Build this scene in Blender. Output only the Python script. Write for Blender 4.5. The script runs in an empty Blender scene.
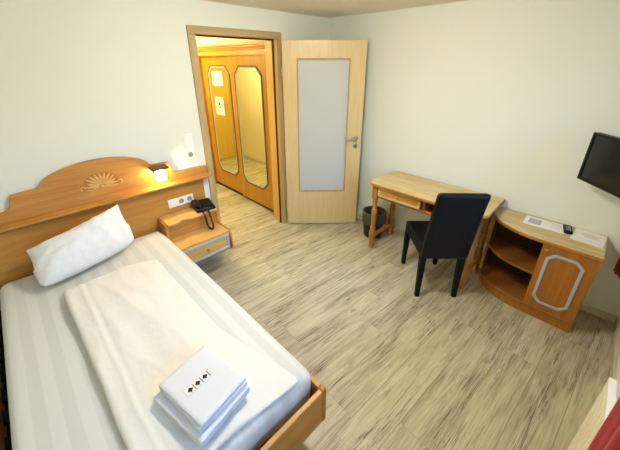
import bpy, bmesh, math, random
from mathutils import Vector, Matrix, noise
R = math.radians
PI = math.pi
C = bpy.context.scene.collection
random.seed(4)

# ------------------------------------------------------------------ materials
def new_mat(name):
    m = bpy.data.materials.new(name); m.use_nodes = True
    nt = m.node_tree; b = nt.nodes['Principled BSDF']
    return m, nt, b

def lin(c):
    return tuple((x/12.92 if x <= .04045 else ((x+.055)/1.055)**2.4) for x in [v/255 for v in c]) + (1,)

def plain(name, rgb, rough=.5, metal=0, spec=.5, bump=0, bscale=200):
    m, nt, b = new_mat(name)
    b.inputs['Base Color'].default_value = lin(rgb)
    b.inputs['Roughness'].default_value = rough
    b.inputs['Metallic'].default_value = metal
    b.inputs['Specular IOR Level'].default_value = spec
    n = nt.nodes.new('ShaderNodeTexNoise'); n.inputs['Scale'].default_value = bscale
    tc = nt.nodes.new('ShaderNodeTexCoord'); nt.links.new(tc.outputs['Object'], n.inputs['Vector'])
    r = nt.nodes.new('ShaderNodeMapRange')
    r.inputs['To Min'].default_value = max(0, rough-.05); r.inputs['To Max'].default_value = min(1, rough+.05)
    nt.links.new(n.outputs['Fac'], r.inputs['Value']); nt.links.new(r.outputs['Result'], b.inputs['Roughness'])
    if bump:
        bp = nt.nodes.new('ShaderNodeBump'); bp.inputs['Strength'].default_value = bump; bp.inputs['Distance'].default_value = .002
        nt.links.new(n.outputs['Fac'], bp.inputs['Height']); nt.links.new(bp.outputs['Normal'], b.inputs['Normal'])
    return m

def wood(name, light, dark, axis='X', scale=1.0, rough=.42, fleck=.35):
    """fine grain running along one axis of the object"""
    m, nt, b = new_mat(name)
    tc = nt.nodes.new('ShaderNodeTexCoord'); mp = nt.nodes.new('ShaderNodeMapping')
    s = {'X': (1.2, 16, 16), 'Y': (16, 1.2, 16), 'Z': (16, 16, 1.2)}[axis]
    mp.inputs['Scale'].default_value = [v*scale for v in s]
    nt.links.new(tc.outputs['Object'], mp.inputs['Vector'])
    n = nt.nodes.new('ShaderNodeTexNoise'); n.inputs['Scale'].default_value = 1.6; n.inputs['Detail'].default_value = 6
    n.inputs['Distortion'].default_value = .6
    nt.links.new(mp.outputs['Vector'], n.inputs['Vector'])
    n2 = nt.nodes.new('ShaderNodeTexNoise'); n2.inputs['Scale'].default_value = 9; n2.inputs['Detail'].default_value = 3
    nt.links.new(mp.outputs['Vector'], n2.inputs['Vector'])
    mx = nt.nodes.new('ShaderNodeMath'); mx.operation = 'MULTIPLY_ADD'; mx.inputs[1].default_value = fleck
    nt.links.new(n2.outputs['Fac'], mx.inputs[0]); nt.links.new(n.outputs['Fac'], mx.inputs[2])
    cr = nt.nodes.new('ShaderNodeValToRGB')
    cr.color_ramp.elements[0].position = .38; cr.color_ramp.elements[0].color = lin(dark)
    cr.color_ramp.elements[1].position = .85; cr.color_ramp.elements[1].color = lin(light)
    nt.links.new(mx.outputs[0], cr.inputs['Fac']); nt.links.new(cr.outputs['Color'], b.inputs['Base Color'])
    b.inputs['Roughness'].default_value = rough
    return m

M = {}
M['wall'] = plain('wall_plaster', (224, 227, 216), .9, bump=.5, bscale=260)
M['ceil'] = plain('ceiling_plaster', (228, 220, 206), .95, bump=.4, bscale=200)
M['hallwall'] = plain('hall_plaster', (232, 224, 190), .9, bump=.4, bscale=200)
M['beech'] = wood('beech', (192, 138, 62), (164, 106, 38), 'X')
M['beechZ'] = wood('beech_upright', (190, 136, 62), (164, 106, 40), 'Z')
M['beechY'] = wood('beech_deep', (192, 138, 62), (166, 108, 40), 'Y')
M['beechlight'] = wood('beech_light', (214, 172, 100), (190, 142, 72), 'X')
M['maple'] = wood('maple', (216, 192, 138), (204, 178, 122), 'Z', rough=.35, scale=1.6)
M['frameZ'] = wood('frame_wood', (186, 160, 112), (166, 136, 90), 'Z')
M['frameX'] = wood('frame_wood_across', (186, 160, 112), (166, 136, 90), 'X')
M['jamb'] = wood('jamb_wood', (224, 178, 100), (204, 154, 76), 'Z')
M['topY'] = wood('pale_top', (210, 186, 132), (172, 144, 92), 'Y', rough=.4)
M['edge'] = wood('honey_edge', (178, 118, 38), (148, 88, 22), 'Y')
M['deskleg'] = wood('honey_leg', (176, 120, 44), (140, 84, 26), 'Z')
M['cabwood'] = wood('cabinet_wood', (166, 106, 34), (134, 78, 20), 'Z', rough=.38)
M['cabshelf'] = wood('cabinet_shelf', (152, 100, 38), (122, 74, 24), 'Y', rough=.45)
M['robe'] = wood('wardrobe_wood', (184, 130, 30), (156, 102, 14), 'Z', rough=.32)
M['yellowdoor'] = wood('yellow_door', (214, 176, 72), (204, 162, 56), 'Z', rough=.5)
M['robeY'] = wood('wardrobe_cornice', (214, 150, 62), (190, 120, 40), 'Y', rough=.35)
M['silver'] = plain('grey_moulding', (166, 176, 184), .45)
M['greymould'] = plain('dull_grey_moulding', (78, 76, 60), .4)
M['black'] = plain('black_leather', (7, 9, 12), .55, spec=.2, bump=.3, bscale=300)
M['plastic'] = plain('black_plastic', (6, 6, 7), .4, 0, .25)
M['screen'] = plain('screen_glass', (5, 7, 7), .16)
M['dark'] = plain('dark_slat', (18, 14, 12), .8)
M['white'] = plain('white_plastic', (235, 235, 228), .35)
M['steel'] = plain('brushed_steel', (178, 172, 160), .28, metal=1)
M['brass'] = plain('aged_bracket', (92, 60, 34), .45, metal=.3)
M['paper'] = plain('paper', (232, 230, 222), .75)
M['ink'] = plain('ink_grey', (172, 176, 176), .8)
M['inkblack'] = plain('ink_black', (18, 18, 18), .7)
M['red'] = plain('red_ink', (196, 48, 36), .7)
M['radiator'] = plain('radiator_shade_tint', (232, 222, 196), .4)  # cream holds the shade and yellow light on the front in its colour
M['grille'] = plain('radiator_grille', (236, 240, 242), .4)
M['bin'] = plain('bin_plastic', (24, 18, 14), .45)
M['liner'] = plain('bin_liner', (66, 68, 64), .35, bump=.8, bscale=40)
M['socketgrey'] = plain('socket_shadow', (150, 148, 140), .6)
M['base'] = plain('baseboard_paint', (206, 196, 172), .6)
M['basegrey'] = plain('baseboard_wood', (150, 138, 118), .6)
M['darkbrown'] = plain('dark_brown', (58, 38, 20), .8)  # dark brown for the door seal, wardrobe plinth and back panels

def cloth(name, rgb, stripes=0, axis='X', bump=.25):
    m, nt, b = new_mat(name)
    b.inputs['Roughness'].default_value = .85
    b.inputs['Sheen Weight'].default_value = .15
    tc = nt.nodes.new('ShaderNodeTexCoord')
    n = nt.nodes.new('ShaderNodeTexNoise'); n.inputs['Scale'].default_value = 7; n.inputs['Detail'].default_value = 5
    nt.links.new(tc.outputs['Object'], n.inputs['Vector'])
    bp = nt.nodes.new('ShaderNodeBump'); bp.inputs['Strength'].default_value = bump; bp.inputs['Distance'].default_value = .02
    nt.links.new(n.outputs['Fac'], bp.inputs['Height']); nt.links.new(bp.outputs['Normal'], b.inputs['Normal'])
    if stripes:
        w = nt.nodes.new('ShaderNodeTexWave'); w.wave_type = 'BANDS'; w.bands_direction = axis
        w.inputs['Scale'].default_value = stripes; w.inputs['Distortion'].default_value = .3
        nt.links.new(tc.outputs['Object'], w.inputs['Vector'])
        cr = nt.nodes.new('ShaderNodeValToRGB')
        cr.color_ramp.elements[0].position = .42; cr.color_ramp.elements[0].color = lin([v-9 for v in rgb])
        cr.color_ramp.elements[1].position = .58; cr.color_ramp.elements[1].color = lin(rgb)
        nt.links.new(w.outputs['Fac'], cr.inputs['Fac']); nt.links.new(cr.outputs['Color'], b.inputs['Base Color'])
    else:
        b.inputs['Base Color'].default_value = lin(rgb)
    return m
M['sheet'] = cloth('striped_sheet', (212, 213, 207), 3.4, 'X', .12)
M['duvet'] = cloth('duvet_cotton', (224, 222, 213), 0, bump=.6)
M['pillow'] = cloth('pillow_cotton', (228, 229, 228), 0, bump=.6)
M['towel'] = plain('terry_towel', (222, 224, 226), .95, bump=1, bscale=500)
M['curtain'] = cloth('red_velvet', (150, 14, 12), 0, bump=.3)

def floor_mat():
    m, nt, b = new_mat('grey_oak_planks'); N = nt.nodes.new; L = nt.links.new
    tc = N('ShaderNodeTexCoord'); mp = N('ShaderNodeMapping'); mp.inputs['Rotation'].default_value = (0, 0, R(4.5))
    L(tc.outputs['Object'], mp.inputs['Vector'])
    sx = N('ShaderNodeSeparateXYZ'); L(mp.outputs['Vector'], sx.inputs[0])
    W, Lg = .19, 1.25
    def math_(op, a, bv=None, cv=None):
        n = N('ShaderNodeMath'); n.operation = op
        for i, v in enumerate((a, bv, cv)):
            if v is None: continue
            if isinstance(v, (int, float)): n.inputs[i].default_value = v
            else: L(v, n.inputs[i])
        return n.outputs[0]
    yr = math_('DIVIDE', sx.outputs['Y'], W); row = math_('FLOOR', yr); fy = math_('FRACT', yr)
    wn = N('ShaderNodeTexWhiteNoise'); wn.noise_dimensions = '1D'; L(row, wn.inputs['W'])
    xo = math_('ADD', math_('DIVIDE', sx.outputs['X'], Lg), math_('MULTIPLY', wn.outputs['Value'], 3.7))
    col = math_('FLOOR', xo); fx = math_('FRACT', xo)
    cb = N('ShaderNodeCombineXYZ'); L(col, cb.inputs[0]); L(row, cb.inputs[1])
    w2 = N('ShaderNodeTexWhiteNoise'); w2.noise_dimensions = '2D'; L(cb.outputs[0], w2.inputs['Vector'])
    # seams
    e1 = math_('MINIMUM', fy, math_('SUBTRACT', 1, fy)); e1 = math_('MULTIPLY', e1, W)
    e2 = math_('MINIMUM', fx, math_('SUBTRACT', 1, fx)); e2 = math_('MULTIPLY_ADD', e2, Lg, .0014)
    e = math_('MINIMUM', e1, e2)
    seam = N('ShaderNodeMapRange'); L(e, seam.inputs['Value']); seam.inputs['From Min'].default_value = .0006; seam.inputs['From Max'].default_value = .0035
    # per-plank offset coordinates
    off = N('ShaderNodeVectorMath'); off.operation = 'MULTIPLY_ADD'; off.inputs[1].default_value = (7, 13, 5)
    L(w2.outputs['Color'], off.inputs[0]); L(mp.outputs['Vector'], off.inputs[2])
    def stretched(sc, scale, det, dist=0., rough=.55):
        q = N('ShaderNodeMapping'); q.inputs['Scale'].default_value = sc; L(off.outputs[0], q.inputs['Vector'])
        t = N('ShaderNodeTexNoise'); t.inputs['Scale'].default_value = scale; t.inputs['Detail'].default_value = det
        t.inputs['Distortion'].default_value = dist; t.inputs['Roughness'].default_value = rough; L(q.outputs[0], t.inputs['Vector']); return t.outputs['Fac']
    g1 = stretched((1.0, 9, 1), 2.2, 7, 1.0)
    g2 = stretched((3.5, 60, 1), 2.0, 4, .4)
    cr = N('ShaderNodeValToRGB'); el = cr.color_ramp.elements
    el[0].position = .34; el[0].color = lin((144, 133, 106)); el[1].position = .66; el[1].color = lin((200, 193, 166))
    x = el.new(.5); x.color = lin((180, 171, 143))
    mix = math_('ADD', math_('MULTIPLY', g1, .62), math_('MULTIPLY', g2, .38)); 
    mix = math_('ADD', mix, math_('MULTIPLY', math_('SUBTRACT', w2.outputs['Value'], .5), .10))
    L(mix, cr.inputs['Fac'])
    # dark weathered cracks, in clusters
    c1 = stretched((1.0, 30, 1), 3.0, 6, 1.8, .7)
    crk = N('ShaderNodeMapRange'); L(c1, crk.inputs['Value']); crk.inputs['From Min'].default_value = .51; crk.inputs['From Max'].default_value = .575
    c2 = stretched((.8, 4.5, 1), 2.4, 2)
    clus = N('ShaderNodeMapRange'); L(c2, clus.inputs['Value']); clus.inputs['From Min'].default_value = .46; clus.inputs['From Max'].default_value = .60
    cf = math_('MULTIPLY', math_('MULTIPLY', crk.outputs[0], clus.outputs[0]), .85)
    mc = N('ShaderNodeMixRGB'); L(cf, mc.inputs['Fac']); L(cr.outputs['Color'], mc.inputs[1]); mc.inputs[2].default_value = lin((78, 68, 54))
    # knots
    q = N('ShaderNodeMapping'); q.inputs['Scale'].default_value = (1.6, 3.2, 1); L(off.outputs[0], q.inputs['Vector'])
    v = N('ShaderNodeTexVoronoi'); v.inputs['Scale'].default_value = 1.1; L(q.outputs[0], v.inputs['Vector'])
    kn = N('ShaderNodeMapRange'); L(v.outputs['Distance'], kn.inputs['Value']); kn.inputs['From Min'].default_value = .02; kn.inputs['From Max'].default_value = .075
    kn.inputs['To Min'].default_value = .65; kn.inputs['To Max'].default_value = 0
    mk = N('ShaderNodeMixRGB'); L(kn.outputs[0], mk.inputs['Fac']); L(mc.outputs[0], mk.inputs[1]); mk.inputs[2].default_value = lin((100, 86, 70))
    ms = N('ShaderNodeMixRGB'); L(seam.outputs[0], ms.inputs['Fac']); ms.inputs[1].default_value = lin((138, 126, 102)); L(mk.outputs[0], ms.inputs[2])
    L(ms.outputs[0], b.inputs['Base Color']); b.inputs['Roughness'].default_value = .42
    bp = N('ShaderNodeBump'); bp.inputs['Strength'].default_value = .25; bp.inputs['Distance'].default_value = .002
    L(seam.outputs[0], bp.inputs['Height']); L(bp.outputs['Normal'], b.inputs['Normal'])
    return m
M['floor'] = floor_mat()

def mirror_mat(name, tint):
    m, nt, b = new_mat(name); b.inputs['Base Color'].default_value = lin(tint); b.inputs['Metallic'].default_value = 1; b.inputs['Roughness'].default_value = .03
    return m
M['mirror'] = mirror_mat('mirror', (236, 236, 210))
def frosted():
    m, nt, b = new_mat('frosted_pane')
    b.inputs['Base Color'].default_value = lin((218, 222, 216)); b.inputs['Roughness'].default_value = .3
    t = nt.nodes.new('ShaderNodeBsdfTranslucent'); t.inputs['Color'].default_value = lin((225, 228, 222))
    mx = nt.nodes.new('ShaderNodeMixShader'); mx.inputs['Fac'].default_value = .3
    out = nt.nodes['Material Output']
    nt.links.new(b.outputs[0], mx.inputs[1]); nt.links.new(t.outputs[0], mx.inputs[2]); nt.links.new(mx.outputs[0], out.inputs['Surface'])
    return m
M['frosted'] = frosted()
def clear_glass():
    m, nt, b = new_mat('window_glass')
    t = nt.nodes.new('ShaderNodeBsdfTransparent'); g = nt.nodes.new('ShaderNodeBsdfGlossy'); g.inputs['Roughness'].default_value = .02
    f = nt.nodes.new('ShaderNodeFresnel'); f.inputs['IOR'].default_value = 1.45
    mx = nt.nodes.new('ShaderNodeMixShader'); nt.links.new(f.outputs[0], mx.inputs['Fac'])
    nt.links.new(t.outputs[0], mx.inputs[1]); nt.links.new(g.outputs[0], mx.inputs[2]); nt.links.new(mx.outputs[0], nt.nodes['Material Output'].inputs['Surface'])
    return m
M['glass'] = clear_glass()
def glow(name, rgb, strength):
    m, nt, b = new_mat(name)
    b.inputs['Base Color'].default_value = (.9, .9, .9, 1)
    b.inputs['Emission Color'].default_value = rgb + (1,); b.inputs['Emission Strength'].default_value = strength
    return m
CEIL_W, HALL_W, BED_W = 184, 215, 560
M['opal'] = glow('opal_glass', (1, .955, .85), CEIL_W)
M['opalhall'] = glow('opal_glass_hall', (1, .87, .42), HALL_W)
M['bulb'] = glow('lamp_bulb', (1, .72, .38), BED_W)
def shade_glass():
    m, nt, b = new_mat('lamp_shade_glass')
    t = nt.nodes.new('ShaderNodeBsdfTranslucent'); t.inputs['Color'].default_value = (.95, .92, .85, 1)
    tr = nt.nodes.new('ShaderNodeBsdfTransparent')
    mx = nt.nodes.new('ShaderNodeMixShader'); mx.inputs['Fac'].default_value = .5
    nt.links.new(t.outputs[0], mx.inputs[1]); nt.links.new(tr.outputs[0], mx.inputs[2]); nt.links.new(mx.outputs[0], nt.nodes['Material Output'].inputs['Surface'])
    return m
M['lampglass'] = shade_glass()

# ------------------------------------------------------------------ mesh helpers
ROOT = {}                                    # matrices of the things' empties

def thing(name, label, cat, loc=(0, 0, 0), rz=0, group=None):
    o = bpy.data.objects.new(name, None); C.objects.link(o)
    o.empty_display_size = .1
    o.location = loc; o.rotation_euler = (0, 0, rz)
    o['label'] = label; o['category'] = cat
    if group: o['group'] = group
    ROOT[o.name] = Matrix.Translation(loc) @ Matrix.Rotation(rz, 4, 'Z')
    return o

def rootmat(o):
    while o.parent: o = o.parent
    return ROOT.get(o.name, Matrix.Identity(4))

class MB:
    def __init__(s): s.bm = bmesh.new()
    def _xf(s, vs, mat):
        if mat is not None:
            for v in vs: v.co = mat @ v.co
    def box(s, a, b, mat=None):
        x0, y0, z0 = [min(p, q) for p, q in zip(a, b)]; x1, y1, z1 = [max(p, q) for p, q in zip(a, b)]
        v = [s.bm.verts.new(p) for p in ((x0,y0,z0),(x1,y0,z0),(x1,y1,z0),(x0,y1,z0),(x0,y0,z1),(x1,y0,z1),(x1,y1,z1),(x0,y1,z1))]
        for f in ((3,2,1,0),(4,5,6,7),(0,1,5,4),(1,2,6,5),(2,3,7,6),(3,0,4,7)): s.bm.faces.new([v[i] for i in f])
        s._xf(v, mat); return s
    def hexa(s, pts):                         # 8 points: bottom ring, then top ring
        v = [s.bm.verts.new(p) for p in pts]
        for f in ((3,2,1,0),(4,5,6,7),(0,1,5,4),(1,2,6,5),(2,3,7,6),(3,0,4,7)): s.bm.faces.new([v[i] for i in f])
        return s
    def prism(s, pts, lo, hi, axis='Z', mat=None):
        def P(a, b, c): return {'Z': (a, b, c), 'Y': (a, c, b), 'X': (c, a, b)}[axis]
        A = [s.bm.verts.new(P(a, b, lo)) for a, b in pts]; B = [s.bm.verts.new(P(a, b, hi)) for a, b in pts]
        s.bm.faces.new(A[::-1]); s.bm.faces.new(B)
        n = len(pts)
        for i in range(n): s.bm.faces.new((A[i], A[(i+1) % n], B[(i+1) % n], B[i]))
        s._xf(A+B, mat); return s
    def ring(s, outer, inner, lo, hi, axis='Z', mat=None):   # frame between two outlines of equal length
        def P(a, b, c): return {'Z': (a, b, c), 'Y': (a, c, b), 'X': (c, a, b)}[axis]
        rows = [[s.bm.verts.new(P(a, b, z)) for a, b in o] for o, z in ((outer, lo), (outer, hi), (inner, hi), (inner, lo))]
        n = len(outer)
        for k in range(4):
            A, B = rows[k], rows[(k+1) % 4]
            for i in range(n): s.bm.faces.new((A[i], A[(i+1) % n], B[(i+1) % n], B[i]))
        for r in rows: s._xf(r, mat)
        return s
    def lathe(s, prof, c=(0, 0, 0), seg=24, mat=None, caps=True):
        rings = []
        for r, z in prof:
            rings.append([s.bm.verts.new((c[0]+r*math.cos(2*PI*i/seg), c[1]+r*math.sin(2*PI*i/seg), c[2]+z)) for i in range(seg)])
        for A, B in zip(rings, rings[1:]):
            for i in range(seg): s.bm.faces.new((A[i], A[(i+1) % seg], B[(i+1) % seg], B[i]))
        if caps:
            s.bm.faces.new(rings[0][::-1]); s.bm.faces.new(rings[-1])
        for r in rings: s._xf(r, mat)
        return s
    def tube(s, path, r, seg=10):
        path = [Vector(p) for p in path]; rings = []; up = None
        for i, p in enumerate(path):
            t = (path[min(i+1, len(path)-1)] - path[max(i-1, 0)]).normalized()
            if up is None: up = t.orthogonal().normalized()
            u = (up - t*up.dot(t)).normalized(); up = u; w = t.cross(u)
            rr = r[i] if isinstance(r, (list, tuple)) else r
            rings.append([s.bm.verts.new(p + (u*math.cos(2*PI*k/seg) + w*math.sin(2*PI*k/seg))*rr) for k in range(seg)])
        for A, B in zip(rings, rings[1:]):
            for i in range(seg): s.bm.faces.new((A[i], A[(i+1) % seg], B[(i+1) % seg], B[i]))
        s.bm.faces.new(rings[0][::-1]); s.bm.faces.new(rings[-1]); return s
    def grid(s, fn, nu, nv, closed_u=False):
        g = [[s.bm.verts.new(fn(i/nu, j/nv)) for j in range(nv+1)] for i in range(nu+(0 if closed_u else 1))]
        for i in range(nu):
            for j in range(nv):
                A, B = g[i], g[(i+1) % len(g)]
                s.bm.faces.new((A[j], B[j], B[j+1], A[j+1]))
        return s
    def rbox(s, a, b, r, n=(20, 20, 4), disp=None):
        """softly rounded block with a dense surface that a displacement can shape"""
        c0 = Vector([(p+q)/2 for p, q in zip(a, b)]); h = Vector([abs(q-p)/2 for p, q in zip(a, b)])
        tmp = {}
        def V(p):
            k = tuple(round(x, 5) for x in p)
            if k not in tmp:
                q = Vector([max(-h[i]+r, min(h[i]-r, p[i])) for i in range(3)])
                d = Vector(p) - q
                if d.length > 1e-9: q = q + d.normalized()*r
                q = q + c0
                if disp: q = disp(q, Vector(p))
                tmp[k] = s.bm.verts.new(q)
            return tmp[k]
        for ax in range(3):
            u, v = [i for i in range(3) if i != ax]
            for sg in (-1, 1):
                for i in range(n[u]):
                    for j in range(n[v]):
                        q = []
                        for di, dj in ((0,0),(1,0),(1,1),(0,1)):
                            p = [0, 0, 0]; p[ax] = sg*h[ax]; p[u] = -h[u]+2*h[u]*(i+di)/n[u]; p[v] = -h[v]+2*h[v]*(j+dj)/n[v]; q.append(V(p))
                        s.bm.faces.new(q)
        return s
    def build(s, name, mat, parent=None, bevel=0, seg=2, smooth=True, local=False, sub=0, angle=35):
        bmesh.ops.remove_doubles(s.bm, verts=s.bm.verts, dist=1e-6)
        bmesh.ops.recalc_face_normals(s.bm, faces=s.bm.faces)
        me = bpy.data.meshes.new(name); s.bm.to_mesh(me); s.bm.free()
        if parent is not None and not local: me.transform(rootmat(parent).inverted())
        me.materials.append(mat)
        o = bpy.data.objects.new(name, me); C.objects.link(o)
        if parent is not None: o.parent = parent
        if smooth:
            for p in me.polygons: p.use_smooth = True
            me.set_sharp_from_angle(angle=R(angle))
        if bevel:
            bv = o.modifiers.new('bevel', 'BEVEL'); bv.width = bevel; bv.segments = seg; bv.limit_method = 'ANGLE'; bv.angle_limit = R(35)
        if sub:
            sb = o.modifiers.new('sub', 'SUBSURF'); sb.levels = sub; sb.render_levels = sub
        return o

def struct(o, **k): o['kind'] = 'structure'; return o
def tag(o, label, cat, group=None):
    o['label'] = label; o['category'] = cat
    if group: o['group'] = group
    return o
def copy_thing(src, loc, label):
    r = src.copy(); C.objects.link(r); r.location = loc; r['label'] = label
    for ch in list(src.children):
        c = ch.copy(); C.objects.link(c); c.parent = r
        for g in ch.children:
            d = g.copy(); C.objects.link(d); d.parent = c
    return r

# ------------------------------------------------------------------ the setting
H = 2.235
YC = -2.95; XL = -3.34; WT = .17
OL, OR_, OT = -1.575, -.769, 2.0             # clear door opening
b = MB(); b.box((XL-.2, YC-.2, -.1), (.2, 3.05, 0)); struct(b.build('floor', M['floor'], smooth=False))
b = MB(); b.box((XL-.2, YC-.2, H), (.2, 3.05, H+.1)); struct(b.build('ceiling', M['ceil'], smooth=False))
b = MB(); b.box((XL-.2, 0, 0), (OL-.02, WT, H)); b.box((OR_+.02, 0, 0), (0, WT, H)); b.box((OL-.02, 0, OT+.02), (OR_+.02, WT, H))
struct(b.build('wall_back', M['wall'], smooth=False))
b = MB(); b.box((0, YC, 0), (.2, 3.05, H)); struct(b.build('wall_right', M['wall'], smooth=False))
b = MB(); b.box((XL-.2, YC, 0), (XL, WT, H)); struct(b.build('wall_left', M['wall'], smooth=False))
WX0, WX1, WZ0, WZ1 = -2.75, -.35, .85, 2.0    # window opening in the near wall
b = MB(); b.box((XL-.2, YC-.2, 0), (WX0, YC, H)); b.box((WX1, YC-.2, 0), (.2, YC, H)); b.box((WX0, YC-.2, 0), (WX1, YC, WZ0)); b.box((WX0, YC-.2, WZ1), (WX1, YC, H))
struct(b.build('wall_front', M['wall'], smooth=False))
# hallway shell
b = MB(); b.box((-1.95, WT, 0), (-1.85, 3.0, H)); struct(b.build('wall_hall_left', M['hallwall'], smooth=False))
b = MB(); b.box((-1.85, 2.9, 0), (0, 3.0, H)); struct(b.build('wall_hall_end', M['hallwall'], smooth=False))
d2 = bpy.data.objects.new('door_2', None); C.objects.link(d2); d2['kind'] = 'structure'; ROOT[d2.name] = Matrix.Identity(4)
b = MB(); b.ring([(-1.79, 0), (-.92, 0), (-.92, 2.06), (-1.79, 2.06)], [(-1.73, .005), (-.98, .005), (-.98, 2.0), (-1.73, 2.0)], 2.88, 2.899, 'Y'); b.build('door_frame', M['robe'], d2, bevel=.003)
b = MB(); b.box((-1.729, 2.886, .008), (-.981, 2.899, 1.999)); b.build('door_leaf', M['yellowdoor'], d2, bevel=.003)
b = MB(); b.tube([(-1.66, 2.886, 1.05), (-1.66, 2.84, 1.05), (-1.54, 2.84, 1.05)], .009); b.build('handle', M['steel'], d2)
# skirting
def skirting(name, a, c, mat): 
    bb = MB(); bb.box(a, c); struct(bb.build(name, mat, bevel=.004))
skirting('baseboard_right', (-.015, YC+.015, 0), (0, -.0, .06), M['base'])
b = MB(); b.box((OR_+.065, -.015, 0), (-.016, 0, .06)); struct(b.build('baseboard_back', M['base'], bevel=.004))
skirting('baseboard_front', (XL, YC, 0), (-.0, YC+.014, .06), M['base'])
b = MB(); b.box((XL, YC+.015, 0), (XL+.015, -.0, .06)); struct(b.build('baseboard_left', M['base'], bevel=.004))
b = MB(); b.box((-1.85, WT, 0), (-1.835, 2.885, .06)); struct(b.build('baseboard_hall_left', M['base'], bevel=.004))
b = MB(); b.box((-.915, 2.885, 0), (-.66, 2.9, .06)); struct(b.build('baseboard_hall_end', M['base'], bevel=.004))

# door frame: casing + lining
fr = bpy.data.objects.new('trim_1', None); C.objects.link(fr); fr['kind'] = 'structure'; ROOT[fr.name] = Matrix.Identity(4)
for sx, x0, x1 in (('l', OL-.062, OL), ('r', OR_, OR_+.062)):
    b = MB(); b.box((x0, -.018, 0), (x1, 0, OT)); b.build('casing', M['frameZ'], fr, bevel=.003)
b = MB(); b.box((OL-.062, -.018, OT), (OR_+.062, 0, OT+.06)); b.build('casing', M['frameX'], fr, bevel=.003)
for x0, x1 in ((OL-.02, OL), (OR_, OR_+.02)):
    b = MB(); b.box((x0, 0, 0), (x1, WT, OT)); b.build('jamb_lining', M['jamb'], fr)
b = MB(); b.box((OL-.02, 0, OT), (OR_+.02, WT, OT+.02)); b.build('head_lining', M['frameX'], fr)
b = MB(); b.box((OL, .028, 0), (OL+.012, .045, OT)); b.box((OR_-.012, .028, 0), (OR_, .045, OT)); b.box((OL, .028, OT-.012), (OR_, .045, OT)); b.build('door_seal', M['darkbrown'], fr)
b = MB(); b.box((OL-.062, WT, 0), (OL, WT+.018, OT+.06)); b.box((OL, WT, OT), (OR_, WT+.018, OT+.06)); b.build('rear_casing', M['frameZ'], fr, bevel=.003)

# door leaf, open
DA = R(43.5)
d = bpy.data.objects.new('door_1', None); C.objects.link(d); d['kind'] = 'structure'
d.location = (-.744, -.060, 0); d.rotation_euler = (0, 0, -DA)
ROOT[d.name] = Matrix.Translation(d.location) @ Matrix.Rotation(-DA, 4, 'Z')
DW, GX0, GX1, GZ0, GZ1 = .822, .139, .671, .424, 1.836
# in the leaf's frame: x along the leaf, -y faces the room, +y faces the corner
b = MB(); o = [(0, .01), (DW, .01), (DW, 1.99), (0, 1.99)]; i = [(GX0, GZ0), (GX1, GZ0), (GX1, GZ1), (GX0, GZ1)]
b.ring(o, i, 0, .040, 'Y'); b.build('door_leaf', M['maple'], d, bevel=.002, local=True)
b = MB(); g = .014
b.ring([(GX0-.0, GZ0-.0), (GX1, GZ0), (GX1, GZ1), (GX0, GZ1)], [(GX0+g, GZ0+g), (GX1-g, GZ0+g), (GX1-g, GZ1-g), (GX0+g, GZ1-g)], -.004, .044, 'Y')
b.build('glazing_bead', M['frameZ'], d, bevel=.003, local=True)
b = MB(); b.box((GX0+.005, .017, GZ0+.005), (GX1-.005, .023, GZ1-.005)); b.build('glass_pane', M['frosted'], d, local=True)
hz = 1.045
for sgn, y0 in ((-1, 0), (1, .04)):
    b = MB(); rx = Matrix.Translation((.762, y0, hz)) @ Matrix.Rotation(R(90)*(1 if sgn < 0 else -1), 4, 'X')
    b.lathe([(.024, 0), (.026, .003), (.024, .008), (.011, .009), (.010, .045)], seg=20, mat=rx)
    yy = y0 + sgn*.045
    b.tube([(.762, y0+sgn*.03, hz), (.762, yy, hz), (.750, yy+sgn*.006, hz), (.700, yy+sgn*.006, hz-.002), (.645, yy+sgn*.002, hz-.004)], [.010, .010, .010, .009, .008])
    b.build('handle', M['steel'], d, bevel=0, local=True)
    b = MB(); b.lathe([(.024, 0), (.026, .003), (.023, .008)], seg=20, mat=Matrix.Translation((.762, y0, hz-.085)) @ Matrix.Rotation(R(90)*(1 if sgn < 0 else -1), 4, 'X'))
    ks = b.build('lock_plate', M['steel'], d, local=True)
    b = MB(); b.lathe([(.006, 0), (.006, .0095)], seg=12, mat=Matrix.Translation((.762, y0, hz-.080)) @ Matrix.Rotation(R(90)*(1 if sgn < 0 else -1), 4, 'X'))
    b.box((.759, y0+sgn*.0, hz-.100), (.765, y0+sgn*.0095, hz-.082)); b.build('keyhole', M['inkblack'], ks, local=True)
for z in (.25, 1.72):
    b = MB(); b.lathe([(.008, -.045), (.008, .045)], c=(-.006, -.004, z), seg=12); b.build('hinge', M['steel'], d, local=True)
b = MB(); b.box((DW-.0005, .012, hz-.14), (DW+.0015, .030, hz+.06)); b.build('latch_plate', M['steel'], d, local=True)

# window behind the camera's right shoulder
w = bpy.data.objects.new('window_1', None); C.objects.link(w); w['kind'] = 'structure'; ROOT[w.name] = Matrix.Identity(4)
b = MB(); f = .06
o = [(WX0, WZ0), (WX1, WZ0), (WX1, WZ1), (WX0, WZ1)]
xm = (WX0+WX1)/2
b.ring(o, [(WX0+f, WZ0+f), (WX1-f, WZ0+f), (WX1-f, WZ1-f), (WX0+f, WZ1-f)], YC-.13, YC-.07, 'Y'); b.box((xm-.04, YC-.13, WZ0+f), (xm+.04, YC-.07, WZ1-f))
b.build('window_frame', M['white'], w, bevel=.004)
for x0, x1 in ((WX0+f, xm-.04), (xm+.04, WX1-f)):
    b = MB(); b.box((x0, YC-.103, WZ0+f), (x1, YC-.097, WZ1-f)); b.build('window_pane', M['glass'], w)
b = MB(); b.box((WX0-.0, YC-.07, WZ0-.0), (WX1, YC+.0, WZ0+.025)); b.build('window_sill', M['white'], w, bevel=.004)

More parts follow.
